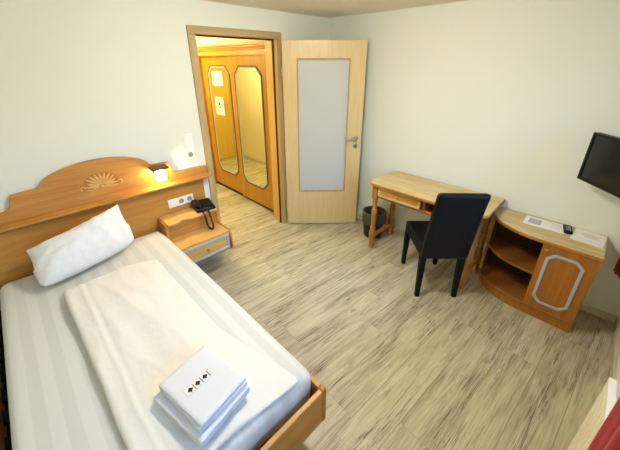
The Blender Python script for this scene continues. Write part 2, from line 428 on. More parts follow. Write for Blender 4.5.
# ------------------------------------------------------------------ lamps
def ceiling_lamp(x, y, mat, label, r=.17):
    t = thing('ceiling_lamp', label, 'lamp', (x, y, H))
    b = MB(); b.lathe([(r*.75, -.0), (r*.75, -.03)], c=(x, y, H), seg=32); b.build('mounting_ring', M['white'], t)
    b = MB(); b.lathe([(r*.95, -.022), (r, -.035), (r*.92, -.065), (r*.65, -.09), (r*.3, -.103), (.005, -.106)], c=(x, y, H), seg=32); b.build('opal_shade', mat, t)
    return t
ceiling_lamp(-1.62, -1.42, M['opal'], 'round opal glass lamp on the bedroom ceiling', .125)
ceiling_lamp(-1.45, 1.60, M['opalhall'], 'round opal glass lamp on the hallway ceiling', .13)

# ------------------------------------------------------------------ headboard
HX = -2.445
t = thing('headboard', 'long honey beech headboard with arched top and carved fan, against the wall behind the bed', 'headboard', (HX, 0, 0))
def half():
    p = [(.795, .872), (.795, .940)]
    for k in range(5): a = R(90*k/4); p.append((.780+.015*math.cos(a)-.0, .940+.015*math.sin(a)))
    p.append((.545, .957))
    for k in range(7): a = R(90*k/6); p.append((.545-.05*math.sin(a), 1.007-.05*math.cos(a)))
    p += [(.478, 1.055), (.345, 1.062)]
    for k in range(1, 17):
        u = .335*(1-k/16); p.append((u, 1.062+.118*math.sqrt(max(0, 1-(u/.345)**2))**1.25))
    return p
hp = half(); out = [(HX+x, z) for x, z in hp] + [(HX-x, z) for x, z in hp[-2::-1]]
b = MB(); b.prism(out, -.034, -.002, 'Y'); b.build('arched_top', M['beech'], t, bevel=.004)
b = MB(); b.box((HX-.745, -.030, .18), (HX+.745, -.003, .838)); b.build('panel', M['beech'], t)
b = MB(); prof = [(-.003, .836), (-.050, .836), (-.055, .842), (-.066, .848), (-.070, .856), (-.092, .860), (-.100, .868), (-.098, .880), (-.085, .884), (-.003, .884)]
b.prism([(y, z) for y, z in prof], HX-.80, HX+.80, 'X'); b.build('ledge', M['beech'], t, bevel=.0015)
# carved fan: radiating petals, a hub and two leafy ends
fx, fz = HX-.005, .985
b = MB(); b.prism([(fx+.118*math.cos(R(a)), fz-.004+.104*math.sin(R(a))) for a in range(0, 181, 9)], -.0352, -.0335, 'Y'); b.build('fan_gap_shade', M['edge'], t)  # darker plate paints the shade in the gaps between the petals
b = MB()
for k in range(11):
    a = R(8+164*k/10); L_ = .098 if 2 <= k <= 8 else .085
    cx, cz = math.cos(a), math.sin(a); path = []; rr = []
    for j in range(7):
        u = j/6; q = .018+(L_-.018)*u; path.append((fx+cx*q*1.12, -.036, fz+cz*q)); rr.append(.002+.0078*math.sin(PI*min(1, .15+u*.72)))
    b.tube(path, rr, 8)
b.lathe([(.004, -.006), (.013, -.003), (.013, .003), (.004, .007)], seg=14, mat=Matrix.Translation((fx, -.038, fz)) @ Matrix.Rotation(R(90), 4, 'X'))
for s_ in (-1, 1):
    path = []; 
    for j in range(12):
        a = j/11*1.6*PI; q = .019*(1-j/15); path.append((fx+s_*(.118-q*math.cos(a)), -.036, fz+.005+q*math.sin(a)))
    b.tube(path, .0042, 8)
    b.tube([(fx+s_*.018, -.036, fz-.004), (fx+s_*.06, -.036, fz-.012), (fx+s_*.10, -.036, fz-.010)], [.006, .006, .003], 8)
b.build('carved_fan', M['beechlight'], t)

# reading lamp on the right shoulder of the headboard
LX = -2.065
t = thing('reading_lamp', 'lit bedside lamp with brown bracket and small glass shade, fixed on the headboard shoulder', 'lamp', (LX, -.036, 1.0))
b = MB(); b.box((LX-.030, -.046, .965), (LX+.030, -.0345, 1.035)); b.build('wall_plate', M['brass'], t, bevel=.004)
b = MB(); b.box((LX-.062, -.13, 1.030), (LX+.062, -.036, 1.052)); b.build('canopy', M['brass'], t, bevel=.004)
for s_ in (-1, 1):
    b = MB(); b.tube([(LX+s_*.052, -.118, 1.034), (LX+s_*.052, -.122, .985), (LX+s_*.046, -.118, .945)], .0045); b.build('arm', M['brass'], t)
b = MB(); b.lathe([(.006, .03), (.02, .028), (.030, .01), (.034, -.03), (.036, -.055)], c=(LX, -.088, 1.0), seg=24, caps=False); b.build('glass_shade', M['lampglass'], t)
b = MB(); b.lathe([(.006, .024), (.013, .012), (.018, -.006), (.015, -.024), (.004, -.034)], c=(LX, -.088, 1.0), seg=20); b.build('bulb', M['bulb'], t)

# sockets on the headboard panel and on the wall
def socket_face(b, cx, cz, y, r=.019):
    b.lathe([(r, 0), (r, .006), (r*.9, .006)], seg=24, mat=Matrix.Translation((cx, y, cz)) @ Matrix.Rotation(R(90), 4, 'X'))
t = thing('socket_strip', 'white horizontal triple socket plate set in the headboard above the nightstand', 'socket', (-1.925, -.03, .695))
b = MB(); b.box((-2.035, -.041, .657), (-1.815, -.031, .733)); b.build('cover_plate', M['white'], t, bevel=.004)
for k, x in enumerate((-1.998, -1.925, -1.852)):
    b = MB()
    if k == 0: b.box((x-.024, -.045, .671), (x+.024, -.0405, .719)); b.build('rocker', M['white'], t, bevel=.002)
    else:
        b.lathe([(.022, -.0005), (.022, .002)], seg=28, mat=Matrix.Translation((x, -.041, .695)) @ Matrix.Rotation(R(90), 4, 'X'))
        so = b.build('socket_face', M['socketgrey'], t)
        b = MB()
        for s_ in (-1, 1): b.lathe([(.003, 0), (.003, .0035)], seg=10, mat=Matrix.Translation((x+s_*.0095, -.041, .695)) @ Matrix.Rotation(R(90), 4, 'X'))
        b.build('contact_hole', M['inkblack'], so)
t = thing('wall_switch', 'white upright light switch and socket plate on the wall left of the doorway', 'switch', (-1.765, 0, 1.14))
b = MB(); b.box((-1.805, -.011, 1.030), (-1.725, -.0005, 1.250)); b.build('cover_plate', M['white'], t, bevel=.004)
b = MB(); b.box((-1.792, -.016, 1.118), (-1.738, -.0105, 1.238)); b.build('rocker', M['white'], t, bevel=.002)
b = MB(); b.lathe([(.022, -.0005), (.022, .002)], seg=28, mat=Matrix.Translation((-1.765, -.011, 1.072)) @ Matrix.Rotation(R(90), 4, 'X')); so = b.build('socket_face', M['socketgrey'], t)
b = MB()
for s_ in (-1, 1): b.lathe([(.003, 0), (.003, .0035)], seg=10, mat=Matrix.Translation((-1.765+s_*.0095, -.011, 1.072)) @ Matrix.Rotation(R(90), 4, 'X'))
b.build('contact_hole', M['inkblack'], so)

# ------------------------------------------------------------------ nightstand
t = thing('nightstand', 'two-tier beech nightstand with one grey-framed drawer, hung on the headboard beside the bed', 'nightstand', (-1.92, -.03, .44))
NX0, NX1 = -2.13, -1.70
side = [(-.031, .262), (-.385, .262), (-.412, .275), (-.418, .30), (-.408, .425), (-.395, .440), (-.375, .455), (-.215, .462), (-.205, .480), (-.212, .585), (-.205, .600), (-.031, .600)]
for x0 in (NX0-.016, NX1):
    b = MB(); b.prism(side, x0, x0+.016, 'X'); b.build('side_panel', M['beechY'], t, bevel=.003)
# wavy-fronted upper top
pts = [(NX0-.0, -.031), (NX0, -.19)]
for k in range(25):
    u = k/24; x = NX0 + u*(NX1-NX0)
    wave = -.232 + .0*u
    wave += .028*math.exp(-((u-.30)/.09)**2) - .006*math.exp(-((u-.12)/.07)**2) + .014*math.exp(-((u-.88)/.06)**2)
    pts.append((x, wave))
pts += [(NX1, -.031)]
b = MB(); b.prism(pts, .590, .608, 'Z'); b.build('upper_shelf', M['beechlight'], t, bevel=.003)
b = MB(); b.box((NX0, -.195, .455), (NX1, -.180, .590)); b.build('riser_board', M['beech'], t)
b = MB()
pts = [(NX0, -.18)]
for k in range(25):
    u = k/24; pts.append((NX0+u*(NX1-NX0), -.398+.016*math.exp(-((u-.22)/.08)**2)))
pts += [(NX1, -.18)]
b.prism(pts, .440, .455, 'Z'); b.build('lower_shelf', M['beechlight'], t, bevel=.003)
b = MB(); b.box((NX0, -.375, .262), (NX1, -.031, .276)); b.build('bottom_board', M['beech'], t)
dr = MB(); dr.box((NX0+.004, -.398, .280), (NX1-.004, -.378, .437)); dr = dr.build('drawer', M['beechlight'], t, bevel=.003)
o = [(NX0+.012, .290), (NX1-.012, .290), (NX1-.012, .430), (NX0+.012, .430)]
i = [(NX0+.034, .312), (NX1-.034, .312), (NX1-.034, .408), (NX0+.034, .408)]
b = MB(); b.ring(o, i, -.404, -.397, 'Y'); b.build('moulding', M['silver'], dr, bevel=.003)
b = MB(); b.lathe([(.006, -.001), (.006, .010), (.012, .015), (.012, .021), (.006, .025)], seg=16, mat=Matrix.Translation((-1.915, -.398, .360)) @ Matrix.Rotation(R(90), 4, 'X')); b.build('knob', M['deskleg'], dr)

# telephone
t = thing('telephone', 'black corded telephone on the upper shelf of the nightstand', 'telephone', (-1.778, -.137, .6085), R(-8))
b = MB(); b.hexa([(-.085,-.075,0),(.085,-.075,0),(.085,.085,0),(-.085,.085,0),(-.08,-.07,.028),(.08,-.07,.028),(.08,.08,.055),(-.08,.08,.055)]); b.build('phone_body', M['plastic'], t, bevel=.008, local=True)
b = MB(); b.rbox((-.082, -.055, .046), (-.034, .075, .074), .012, (6, 12, 4)); b.build('handset', M['plastic'], t, local=True)
b = MB()
for r_ in range(4):
    for c_ in range(3):
        x, y = .0+c_*.024, -.045+r_*.024; z = .028+(y+.07)/.15*.027
        b.box((x, y, z), (x+.016, y+.015, z+.004))
b.build('keypad', M['inkblack'], t, bevel=.001, local=True)
b = MB(); path = []
base = [Vector((-.05, -.06, .05)), Vector((-.045, -.10, .035)), Vector((-.035, -.128, -.02)), Vector((-.03, -.135, -.08)), Vector((-.02, -.145, -.128)), Vector((.0, -.155, -.142)), Vector((.016, -.145, -.125)), Vector((.012, -.130, -.07)), Vector((.004, -.125, .0)), Vector((.0, -.09, .025))]
NN = 260
for k in range(NN+1):
    u = k/NN*(len(base)-1); i0 = min(int(u), len(base)-2); f_ = u-i0
    P0, P1, P2, P3 = base[max(i0-1,0)], base[i0], base[i0+1], base[min(i0+2, len(base)-1)]
    p = .5*((2*P1)+(P2-P0)*f_+(2*P0-5*P1+4*P2-P3)*f_*f_+(3*P1-P0-3*P2+P3)*f_**3)
    a = k*1.05; path.append(p+Vector((math.cos(a)*.006, math.sin(a)*.004, math.sin(a)*.003)))
b.tube(path, .0042, 6); b.build('coiled_cord', M['plastic'], t, local=True)

# ------------------------------------------------------------------ bed
BX0, BX1, BY1 = -3.235, -2.125, -1.932
t = thing('bed', 'single bed frame of honey beech boards with a dark base under the mattress', 'bed', ((BX0+BX1)/2, -1.0, 0))
b = MB(); b.box((BX0+.03, BY1, .232), (BX1-.03, BY1+.024, .448)); b.build('footboard', M['beech'], t, bevel=.004)
for x0 in (BX0+.004, BX1-.028):
    b = MB(); b.box((x0, BY1+.03, .232), (x0+.024, -.035, .448)); b.build('side_rail', M['beechY'], t, bevel=.004)
for x0 in (BX0, BX1-.032):
    b = MB(); x1 = x0+.032; b.box((x0, BY1-.002, .226), (x1, BY1+.030, .452)); b.build('corner_post', M['edge'], t, bevel=.010, seg=3)
b = MB()
for k in range(13):
    y = BY1+.10+k*.145; b.box((BX0+.03, y, .30), (BX1-.03, y+.07, .318))
b.box((BX0+.03, BY1+.026, .262), (BX1-.03, -.04, .278)); b.build('slatted_base', M['dark'], t)
for x in (BX0+.16, BX1-.22):
    for y in (BY1+.25, -.30):
        b = MB(); b.box((x, y, 0), (x+.06, y+.06, .262)); b.build('leg', M['dark'], t, bevel=.003)
# mattress in its sheet
def md(q, p):
    a = noise.noise(Vector((q.x*2.6, q.y*2.2, q.z*3)))*.008
    top = q.z > .44
    q = q.copy()
    if top: q.z += a + .010*noise.noise(Vector((q.x*7, q.y*1.4, 0)))*max(0, min(1, (-q.y-.3)))
    if q.x > -2.2 and not top: q.x += .008*noise.noise(Vector((1, q.y*7, q.z*2)))
    if q.y < -1.75 and q.z < .48: q.y += .012*noise.noise(Vector((q.x*9, 3, q.z*2)))
    return q
b = MB(); b.rbox((-3.145, -1.872, .319), (-2.140, -.045, .520), .055, (40, 70, 10), md)
mt = b.build('mattress', M['sheet'], angle=80)
tag(mt, 'mattress under a white sheet with woven stripes, lying in the bed frame', 'mattress')

# folded duvet
def soft(u, e): return max(0., min(1., u/e))
def dd(q, p):
    q = q.copy(); z0 = .522
    f_ = (q.z-z0)/.075
    n = noise.noise(Vector((q.x*5, q.y*3.2, .3)))*.018 + noise.noise(Vector((q.x*12+4, q.y*7, 1)))*.007
    # a raised crease parallel to the left edge and soft quilting
    cr = math.exp(-((q.x+2.780+.008*math.sin(q.y*3))/.010)**2)*.009 - math.exp(-((q.x+2.762+.008*math.sin(q.y*3))/.012)**2)*.006
    n += .017*(1-abs(noise.noise(Vector((q.x*6+q.y*1.5, q.y*2.2-q.x*2, 7)))*3.2))*.8
    side = math.exp(-((q.x+2.86)/.05)**2)*.010
    if f_ > .3: q.z += (n + cr + side)*f_
    q.x += .006*noise.noise(Vector((0, q.y*5, 2))) + .028*soft(-q.y-.5, 1.3)*(1 if q.x < -2.6 else 0)*soft(-2.6-q.x, .2)
    q.y += .012*math.sin(q.x*9)
    return q
b = MB(); b.rbox((-2.862, -1.852, .523), (-2.335, -.500, .566), .020, (56, 110, 5), dd)
# front end slopes down to the mattress edge
for v in b.bm.verts:
    k = soft(-v.co.y-1.60, .26)
    if v.co.z > .523: v.co.z = .523 + (v.co.z-.523)*(1-.45*k)
    # widen towards the foot on the room side: loose corner of the cover
    if v.co.x > -2.6: v.co.x += .11*soft(-v.co.y-1.35, .5)*soft(v.co.x+2.6, .25)
    r_ = soft(v.co.x+2.50, .17)
    if v.co.z > .523: v.co.z = .523 + (v.co.z-.523)*(1-.5*r_)
dv = b.build('duvet', M['duvet'], angle=80)
tag(dv, 'white duvet folded lengthwise, lying on the middle of the bed', 'duvet')

# pillow leaning on the headboard
def pillow():
    A, B_, Cc, D = Vector((-2.930, -.395, .570)), Vector((-2.392, -.262, .585)), Vector((-2.400, -.135, .862)), Vector((-2.958, -.150, .728))
    nrm = ((B_-A).cross(D-A)).normalized()
    b = MB()
    def face(sgn):
        def fn(u, v):
            uu, vv = u, v
            ex, ey = 2*u-1, 2*v-1
            # pull edges between the corners inwards
            uu = .5+.5*ex*(1+(.035 if ey < 0 else -.05*ey)*(1-ey*ey)*1.0 - .02*ey); vv = .5+.5*ey*(1+(.08 if ey < 0 else -.10)*(1-ex*ex))
            rc = max(0, abs(ex)+abs(ey)-1.80)*(.30 if ey < 0 else .04); uu -= rc*math.copysign(.5, ex)*.8; vv -= rc*math.copysign(.5, ey)
            p = A*(1-uu)*(1-vv)+B_*uu*(1-vv)+Cc*uu*vv+D*(1-uu)*vv
            th = .092*((1-abs(ex)**3.2)*(1-abs(ey)**3))**.78
            w_ = noise.noise(Vector((ex*2.2, ey*2.0, sgn)))*.016 + noise.noise(Vector((ex*5+2, ey*3.5, sgn)))*.010 + noise.noise(Vector((ex*11+ey*3, ey*6-ex*4, sgn)))*.005
            th = th*(1+0) + w_*min(1, th/.04)
            return p+nrm*sgn*max(th, 0.0)
        return fn
    b.grid(face(1), 36, 24); b.grid(face(-1), 36, 24)
    bmesh.ops.remove_doubles(b.bm, verts=b.bm.verts, dist=.0006)
    return b
pl = pillow().build('pillow', M['pillow'], angle=80)
tag(pl, 'plump white pillow leaning against the headboard at the top of the bed', 'pillow')

# towels: folded squares stacked on the duvet (local frame: x across, y along the bed)
TC = (-2.560, -1.655, .0); TR = R(10)
import functools
def towel(name, z0, z1, w_, l_, ox, oy, rz, label, seed, layers):
    t = thing(name, label, 'towel', (TC[0]+ox, TC[1]+oy, z0), TR+rz, 'folded white towels')
    n = layers; h = (z1-z0)/n
    b = MB()
    for k in range(n):
        s_ = .004*noise.noise(Vector((k, seed, 0)))
        def dsp(q, p, k=k):
            q = q.copy(); q.z += .003*noise.noise(Vector((q.x*9, q.y*9, seed+k))); q.x += .004*noise.noise(Vector((q.y*12, k, seed))); return q
        b.rbox((-w_/2+s_, -l_/2, k*h+.0004), (w_/2+s_, l_/2-.002*k, (k+1)*h), h*.46, (14, 14, 4), dsp)
    return t, b
t1, b = towel('folded_towel', .577, .609, .240, .290, -.008, -.006, R(2), 'largest folded white towel, bottom of the stack on the duvet', 1, 3); b.build('towel_fabric', M['towel'], t1, local=True, angle=80)
t2, b = towel('folded_towel', .6105, .631, .222, .272, .006, .004, R(-1.5), 'folded white towel in the middle of the stack on the duvet', 2, 2); b.build('towel_fabric', M['towel'], t2, local=True, angle=80)
t3, b = towel('folded_towel', .6325, .646, .220, .268, .008, .006, R(1), 'top folded white towel with a band of three black diamonds', 3, 1); tw = b.build('towel_fabric', M['towel'], t3, local=True, angle=80)
T3 = dict(z=.0185)
BA = Matrix.Translation((-.020, .004, -.003)) @ Matrix.Rotation(R(-1), 4, 'Z') @ Matrix.Scale(.92, 4, (1,0,0)) @ Matrix.Scale(.92, 4, (0,1,0))
b = MB(); b.box((-.058, -.017, .0178), (.058, .017, .0205), BA); bd = b.build('badge', M['paper'], t3, local=True); bd['label'] = 'white band with three black diamonds'
b = MB()
for k in (-1, 0, 1):
    x = k*.036; s_ = .0125
    b.prism([(x-s_, 0), (x, -s_), (x+s_, 0), (x, s_)], .0203, .0215, 'Z', BA)
    b.box((x+.0165, -.017, .0203), (x+.0195, .017, .0213), BA)
b.build('diamond', M['inkblack'], bd, local=True, smooth=False)

# ------------------------------------------------------------------ desk
DZ = .740
t = thing('desk', 'writing desk with pale top, turned honey legs and a shallow drawer, along the right wall', 'desk', (-.25, -1.5, 0))
pts = [(-.020, -1.05), (-.075, -1.0)]
pts += [(-.43, -.985)]
for k in range(7): a = R(90+90*k/6); pts.append((-.43+.075*math.cos(a), -1.06+.075*math.sin(a)))
pts += [(-.505, -1.98), (-.450, -2.045), (-.02, -2.045)]
b = MB(); b.prism(pts, DZ-.027, DZ-.003, 'Z'); b.build('edge_band', M['edge'], t, bevel=.006)
def inset(pts, d_):
    cx = sum(p[0] for p in pts)/len(pts); cy = sum(p[1] for p in pts)/len(pts)
    return [(cx+(x-cx)*(1-d_/.24), cy+(y-cy)*(1-d_/.53)) for x, y in pts]
b = MB(); b.prism(inset(pts, .004), DZ-.0032, DZ+.001, 'Z'); b.build('tabletop', M['topY'], t)
def turned_leg(x, y, h=.713):
    b = MB()
    b.box((x-.027, y-.027, h-.135), (x+.027, y+.027, h))
    prof = [(.020, 0), (.027, .008), (.028, .040), (.020, .052), (.030, .062), (.030, .074), (.022, .082), (.032, .10), (.035, .16), (.031, .20), (.020, .228),
            (.027, .236), (.027, .246), (.020, .254), (.0235, .30), (.026, .36), (.023, .395), (.030, .405), (.030, .414), (.021, .422), (.030, .434), (.030, .444), (.021, .452),
            (.022, .50), (.026, .54), (.022, .562), (.030, .572), (.024, .580)]
    b.lathe(prof, c=(x, y, 0), seg=20)
    return b
LEGS = [(-.445, -1.055), (-.085, -1.055), (-.425, -1.965), (-.085, -1.965)]
for x, y in LEGS: turned_leg(x, y).build('leg', M['deskleg'], t, bevel=0)
for y in (-1.055, -1.965):
    b = MB(); b.box((-.420, y-.012, .118), (-.110, y+.012, .158)); b.build('stretcher', M['deskleg'], t, bevel=.004)
b = MB(); b.box((-.415, -1.067, .60), (-.112, -1.043, .713)); b.build('side_apron', M['edge'], t)
b = MB(); b.box((-.400, -1.977, .60), (-.112, -1.953, .713)); b.build('side_apron', M['edge'], t)
b = MB(); b.box((-.095, -1.94, .60), (-.072, -1.08, .713)); b.build('back_apron', M['edge'], t)
b = MB(); b.box((-.455, -1.94, .585), (-.425, -1.082, .604)); b.build('front_rail', M['edge'], t, bevel=.003)
b = MB(); b.box((-.440, -1.55, .604), (-.12, -1.53, .713)); b.build('partition', M['edge'], t)
b = MB(); b.box((-.44, -1.94, .604), (-.10, -1.08, .610)); b.build('compartment_floor', M['cabshelf'], t)
b = MB(); b.box((-.470, -1.522, .610), (-.450, -1.088, .708)); drw = b.build('drawer', M['beechY'], t, bevel=.003)
o = [(-1.518, .613), (-1.092, .613), (-1.092, .705), (-1.518, .705)]; i = [(-1.496, .632), (-1.114, .632), (-1.114, .686), (-1.496, .686)]
b = MB(); b.ring(o, i, -.476, -.469, 'X'); b.build('moulding', M['topY'], drw, bevel=.003)
b = MB(); b.lathe([(.006, 0), (.006, .010), (.013, .016), (.013, .022), (.006, .026)], seg=16, mat=Matrix.Translation((-.470, -1.305, .660)) @ Matrix.Rotation(R(-90), 4, 'Y')); b.build('knob', M['deskleg'], drw)

# waste bin
t = thing('waste_bin', 'dark round waste bin with a grey plastic liner, under the left end of the desk', 'bin', (-.215, -.915, 0))
bx, by = -.215, -.915
b = MB(); b.lathe([(.095, .0), (.100, .004), (.122, .285), (.125, .29), (.119, .29), (.096, .012), (.01, .012)], c=(bx, by, 0), seg=32); b.build('bin_body', M['bin'], t)
def liner(u, v):
    a = 2*PI*u; n = noise.noise(Vector((math.cos(a)*4, math.sin(a)*4, v*3)))
    if v < .45: k = v/.45; r_ = .130+.004*n; z = .175+.02*noise.noise(Vector((math.cos(a)*2, math.sin(a)*2, 5)))+k*(.118-.02*0)
    elif v < .6: k = (v-.45)/.15; r_ = .130-.020*k+.003*n; z = .296+.006*math.sin(k*PI)
    else: k = (v-.6)/.4; r_ = .108-.012*k+.007*n; z = .294-.20*k
    return Vector((bx+r_*math.cos(a), by+r_*math.sin(a), z))
b = MB(); b.grid(liner, 60, 24, closed_u=True); lo = b.build('bin_liner', M['liner'], t, angle=80)
sd = lo.modifiers.new('thick', 'SOLIDIFY'); sd.thickness = .0012

# ------------------------------------------------------------------ chair (local: faces +x)
CA = R(43.5)
t = thing('dining_chair', 'black leather dining chair with tall backrest, standing at the desk', 'chair', (-.515, -1.700, 0), CA)
SW = .178
b = MB(); b.rbox((-.235, -SW, .375), (.240, SW, .470), .022, (14, 14, 6)); b.build('seat', M['black'], t, local=True, angle=60)
# tall, slightly raked back
b = MB()
def bk(q, p):
    k = (q.z-.38)/.60; q = q.copy()
    q.x += -.105*max(0, k)**1.3; q.y *= 1.0-.02*k
    q.x += .012*(1-(q.y/.19)**2)*0
    return q
b.rbox((-.262, -SW, .392), (-.205, SW, .985), .020, (4, 14, 24), bk); b.build('backrest', M['black'], t, local=True, angle=60)
def leg(x, y, dx, top=.378, s0=.017, s1=.024):
    b = MB(); b.hexa([(x+dx-s0, y-s0, 0), (x+dx+s0, y-s0, 0), (x+dx+s0, y+s0, 0), (x+dx-s0, y+s0, 0), (x-s1, y-s1, top), (x+s1, y-s1, top), (x+s1, y+s1, top), (x-s1, y+s1, top)])
    b.build('leg', M['black'], t, bevel=.004, local=True)
for s_ in (-1, 1):
    leg(.210, s_*(SW-.026), .012); leg(-.212, s_*(SW-.026), -.012)

# ------------------------------------------------------------------ corner cabinet
t = thing('cabinet', 'low honey cabinet with rounded open shelves and an octagon-panelled door, right of the desk', 'cabinet', (-.19, -2.35, 0))
curve = [(-.150, -2.020), (-.195, -2.042), (-.250, -2.085), (-.298, -2.140), (-.330, -2.200), (-.352, -2.265), (-.364, -2.330), (-.368, -2.395)]
CB = -2.705; CX = -.368
def plan(off, end=CB):
    pts = [(-.003, -2.020+off)]
    for x, y in curve: pts.append((x-off*.8, y+off*.35))
    pts += [(CX-off*.8, end-off*.0), (-.003, end)]
    return pts
b = MB(); b.prism(plan(.018, CB-.008), .628, .652, 'Z'); b.build('edge_band', M['edge'], t, bevel=.005)
b = MB(); b.prism(plan(.014, CB-.004), .6515, .656, 'Z'); b.build('top', M['topY'], t)
b = MB(); b.prism(plan(0), .0, .075, 'Z'); b.build('plinth', M['cabwood'], t, bevel=.004)
b = MB(); b.prism(plan(.012), .075, .095, 'Z'); b.build('bottom_board', M['cabshelf'], t, bevel=.004)
sh = [(-.02, -2.038)] + [(x+.012, y-.006) for x, y in curve] + [(CX+.012, -2.398), (-.02, -2.398)]
b = MB(); b.prism(sh, .345, .365, 'Z'); b.build('shelf', M['cabshelf'], t, bevel=.004)
b = MB(); b.box((-.150, -2.036, .095), (-.003, -2.020, .628)); b.build('side_panel', M['cabwood'], t, bevel=.002)
b = MB(); b.box((CX+.004, -2.414, .095), (-.003, -2.398, .628)); b.build('partition', M['cabwood'], t)
b = MB(); b.box((-.355, CB, .095), (-.003, CB+.016, .628)); b.build('side_panel', M['cabwood'], t, bevel=.002)
b = MB(); b.box((-.012, CB+.016, .095), (-.003, -2.036, .628)); b.build('back_panel', M['darkbrown'], t)
b = MB(); b.box((CX-.004, CB+.001, .088), (CX+.015, -2.402, .624)); door = b.build('door', M['cabwood'], t, bevel=.003)
def octa(y0, y1, z0, z1, c, k=0): 
    y0 += k; y1 -= k; z0 += k; z1 -= k; c = c-k*.58
    return [(y0+c, z0), (y1-c, z0), (y1, z0+c), (y1, z1-c), (y1-c, z1), (y0+c, z1), (y0, z1-c), (y0, z0+c)]
b = MB(); b.ring(octa(-2.650, -2.436, .145, .572, .045), octa(-2.650, -2.436, .145, .572, .045, .020), CX-.011, CX-.003, 'X')
b.build('octagonal_moulding', M['silver'], door, bevel=.003)
b = MB(); b.lathe([(.007, 0), (.007, .010), (.014, .016), (.014, .022), (.007, .027)], seg=18, mat=Matrix.Translation((CX-.004, -2.4245, .588)) @ Matrix.Rotation(R(-90), 4, 'Y')); b.build('knob', M['deskleg'], door)

# things on the cabinet
def sheet_paper(name, cx, cy, w_, l_, rz, z, label, th=.0012, cat='paper'):
    t = thing(name, label, cat, (cx, cy, z), rz)
    b = MB(); b.box((-w_/2, -l_/2, 0), (w_/2, l_/2, th)); b.build('page', M['paper'], t, local=True)
    return t
ZT = .6565
t = sheet_paper('leaflet', -.110, -2.350, .165, .255, R(2), ZT, 'white leaflet lying on the cabinet top, left of the remote control')
b = MB()
for k in range(6): b.box((.05-k*.018, -.10, .0011), (.054-k*.018, -.01-.03*(k % 3), .0016))
b.box((-.05, .02, .0011), (.05, .10, .0016)); b.build('printed_text', M['ink'], t, local=True)
t = sheet_paper('information_folder', -.128, -2.612, .215, .175, R(-3), ZT, 'white information folder at the right end of the cabinet top', .004, 'folder')
b = MB()
for k in range(3): b.box((.04-k*.022, -.06+.01*k, .0039), (.046-k*.022, .05-.012*k, .0044))
b.build('printed_text', M['ink'], t, local=True)
t = thing('remote_control', 'small black remote control between the leaflet and the folder on the cabinet', 'remote control', (-.090, -2.487, ZT), R(10))
b = MB(); b.rbox((-.080, -.026, 0), (.045, .026, .022), .007, (12, 5, 3)); b.build('remote_body', M['plastic'], t, local=True, angle=60)
b = MB()
for r_ in range(6):
    for c_ in range(3): b.box((-.060+r_*.014, -.013+c_*.010, .0218), (-.052+r_*.014, -.007+c_*.010, .0232))
b.build('button', M['ink'], t, local=True)

# ------------------------------------------------------------------ television
TA = math.atan2(-.66, -.75)
t = thing('television', 'black flat television on a wall bracket above the cabinet', 'television', (-.125, -2.436, 1.0615), TA)
# local x runs along the screen width, local +y... screen faces the bed
TWd, TH = .56, .318
b = MB(); b.box((0, .006, 0), (TWd, .040, TH)); tv = b.build('casing', M['plastic'], t, bevel=.005, local=True)
b = MB(); b.ring([(0, 0), (TWd, 0), (TWd, TH), (0, TH)], [(.016, .020), (TWd-.016, .020), (TWd-.016, TH-.016), (.016, TH-.016)], -.003, .008, 'Y'); b.build('bezel', M['plastic'], t, bevel=.002, local=True)
b = MB(); b.box((.015, .003, .019), (TWd-.015, .0065, TH-.015)); b.build('screen', M['screen'], t, local=True)
b = MB(); b.box((.215, .040, .06), (.345, .06, .20)); b.tube([(.28, .05, .13), (.28, .12, .13)], .014); b.build('bracket_plate', M['plastic'], t, local=True)
tvm = ROOT[t.name]
p1 = tvm @ Vector((.28, .12, .13))
b = MB(); b.tube([tuple(p1), (-.16, p1.y+.10, p1.z), (-.02, p1.y+.02, p1.z)], .013); b.box((-.02, p1.y-.05, p1.z-.09), (-.001, p1.y+.09, p1.z+.09)); b.build('wall_bracket', M['plastic'], t)

# ------------------------------------------------------------------ radiator and curtains
t = thing('radiator', 'panel radiator with shade-tinted cream faces and a white slotted top grille, under the window', 'radiator', (-1.9, YC+.05, .1))
RX0, RX1, RY = -2.5, -1.345, -2.808
b = MB(); b.box((RX0, RY, .08), (RX1, RY+.012, .598))
for k in range(28): 
    x = RX0+.03+k*.0395; b.box((x, RY+.010, .11), (x+.024, RY+.015, .57))
b.build('front_panel', M['radiator'], t, bevel=.003)
b = MB(); b.box((RX0, RY-.10, .08), (RX1, RY-.09, .598)); b.build('rear_panel', M['radiator'], t, bevel=.003)
for x in (RX0, RX1-.004):
    b = MB(); b.box((x, RY-.09, .08), (x+.004, RY, .598)); b.build('end_cover', M['radiator'], t)
b = MB(); b.box((RX0, RY-.10, .598), (RX1, RY-.078, .604)); b.box((RX0, RY-.012, .598), (RX1, RY+.012, .604))
n = 90
for k in range(n):
    x = RX1-.004-k*(RX1-RX0-.01)/n; b.box((x-.0065, RY-.078, .598), (x, RY-.012, .603))
for yy in (-.058, -.036): b.box((RX0, RY+yy, .5985), (RX1, RY+yy+.006, .604))
b.build('top_grille', M['grille'], t)
for x in (RX0+.2, RX1-.24):
    b = MB(); b.box((x, YC+.001, .2), (x+.04, RY-.10, .5)); b.build('wall_mount', M['grille'], t)

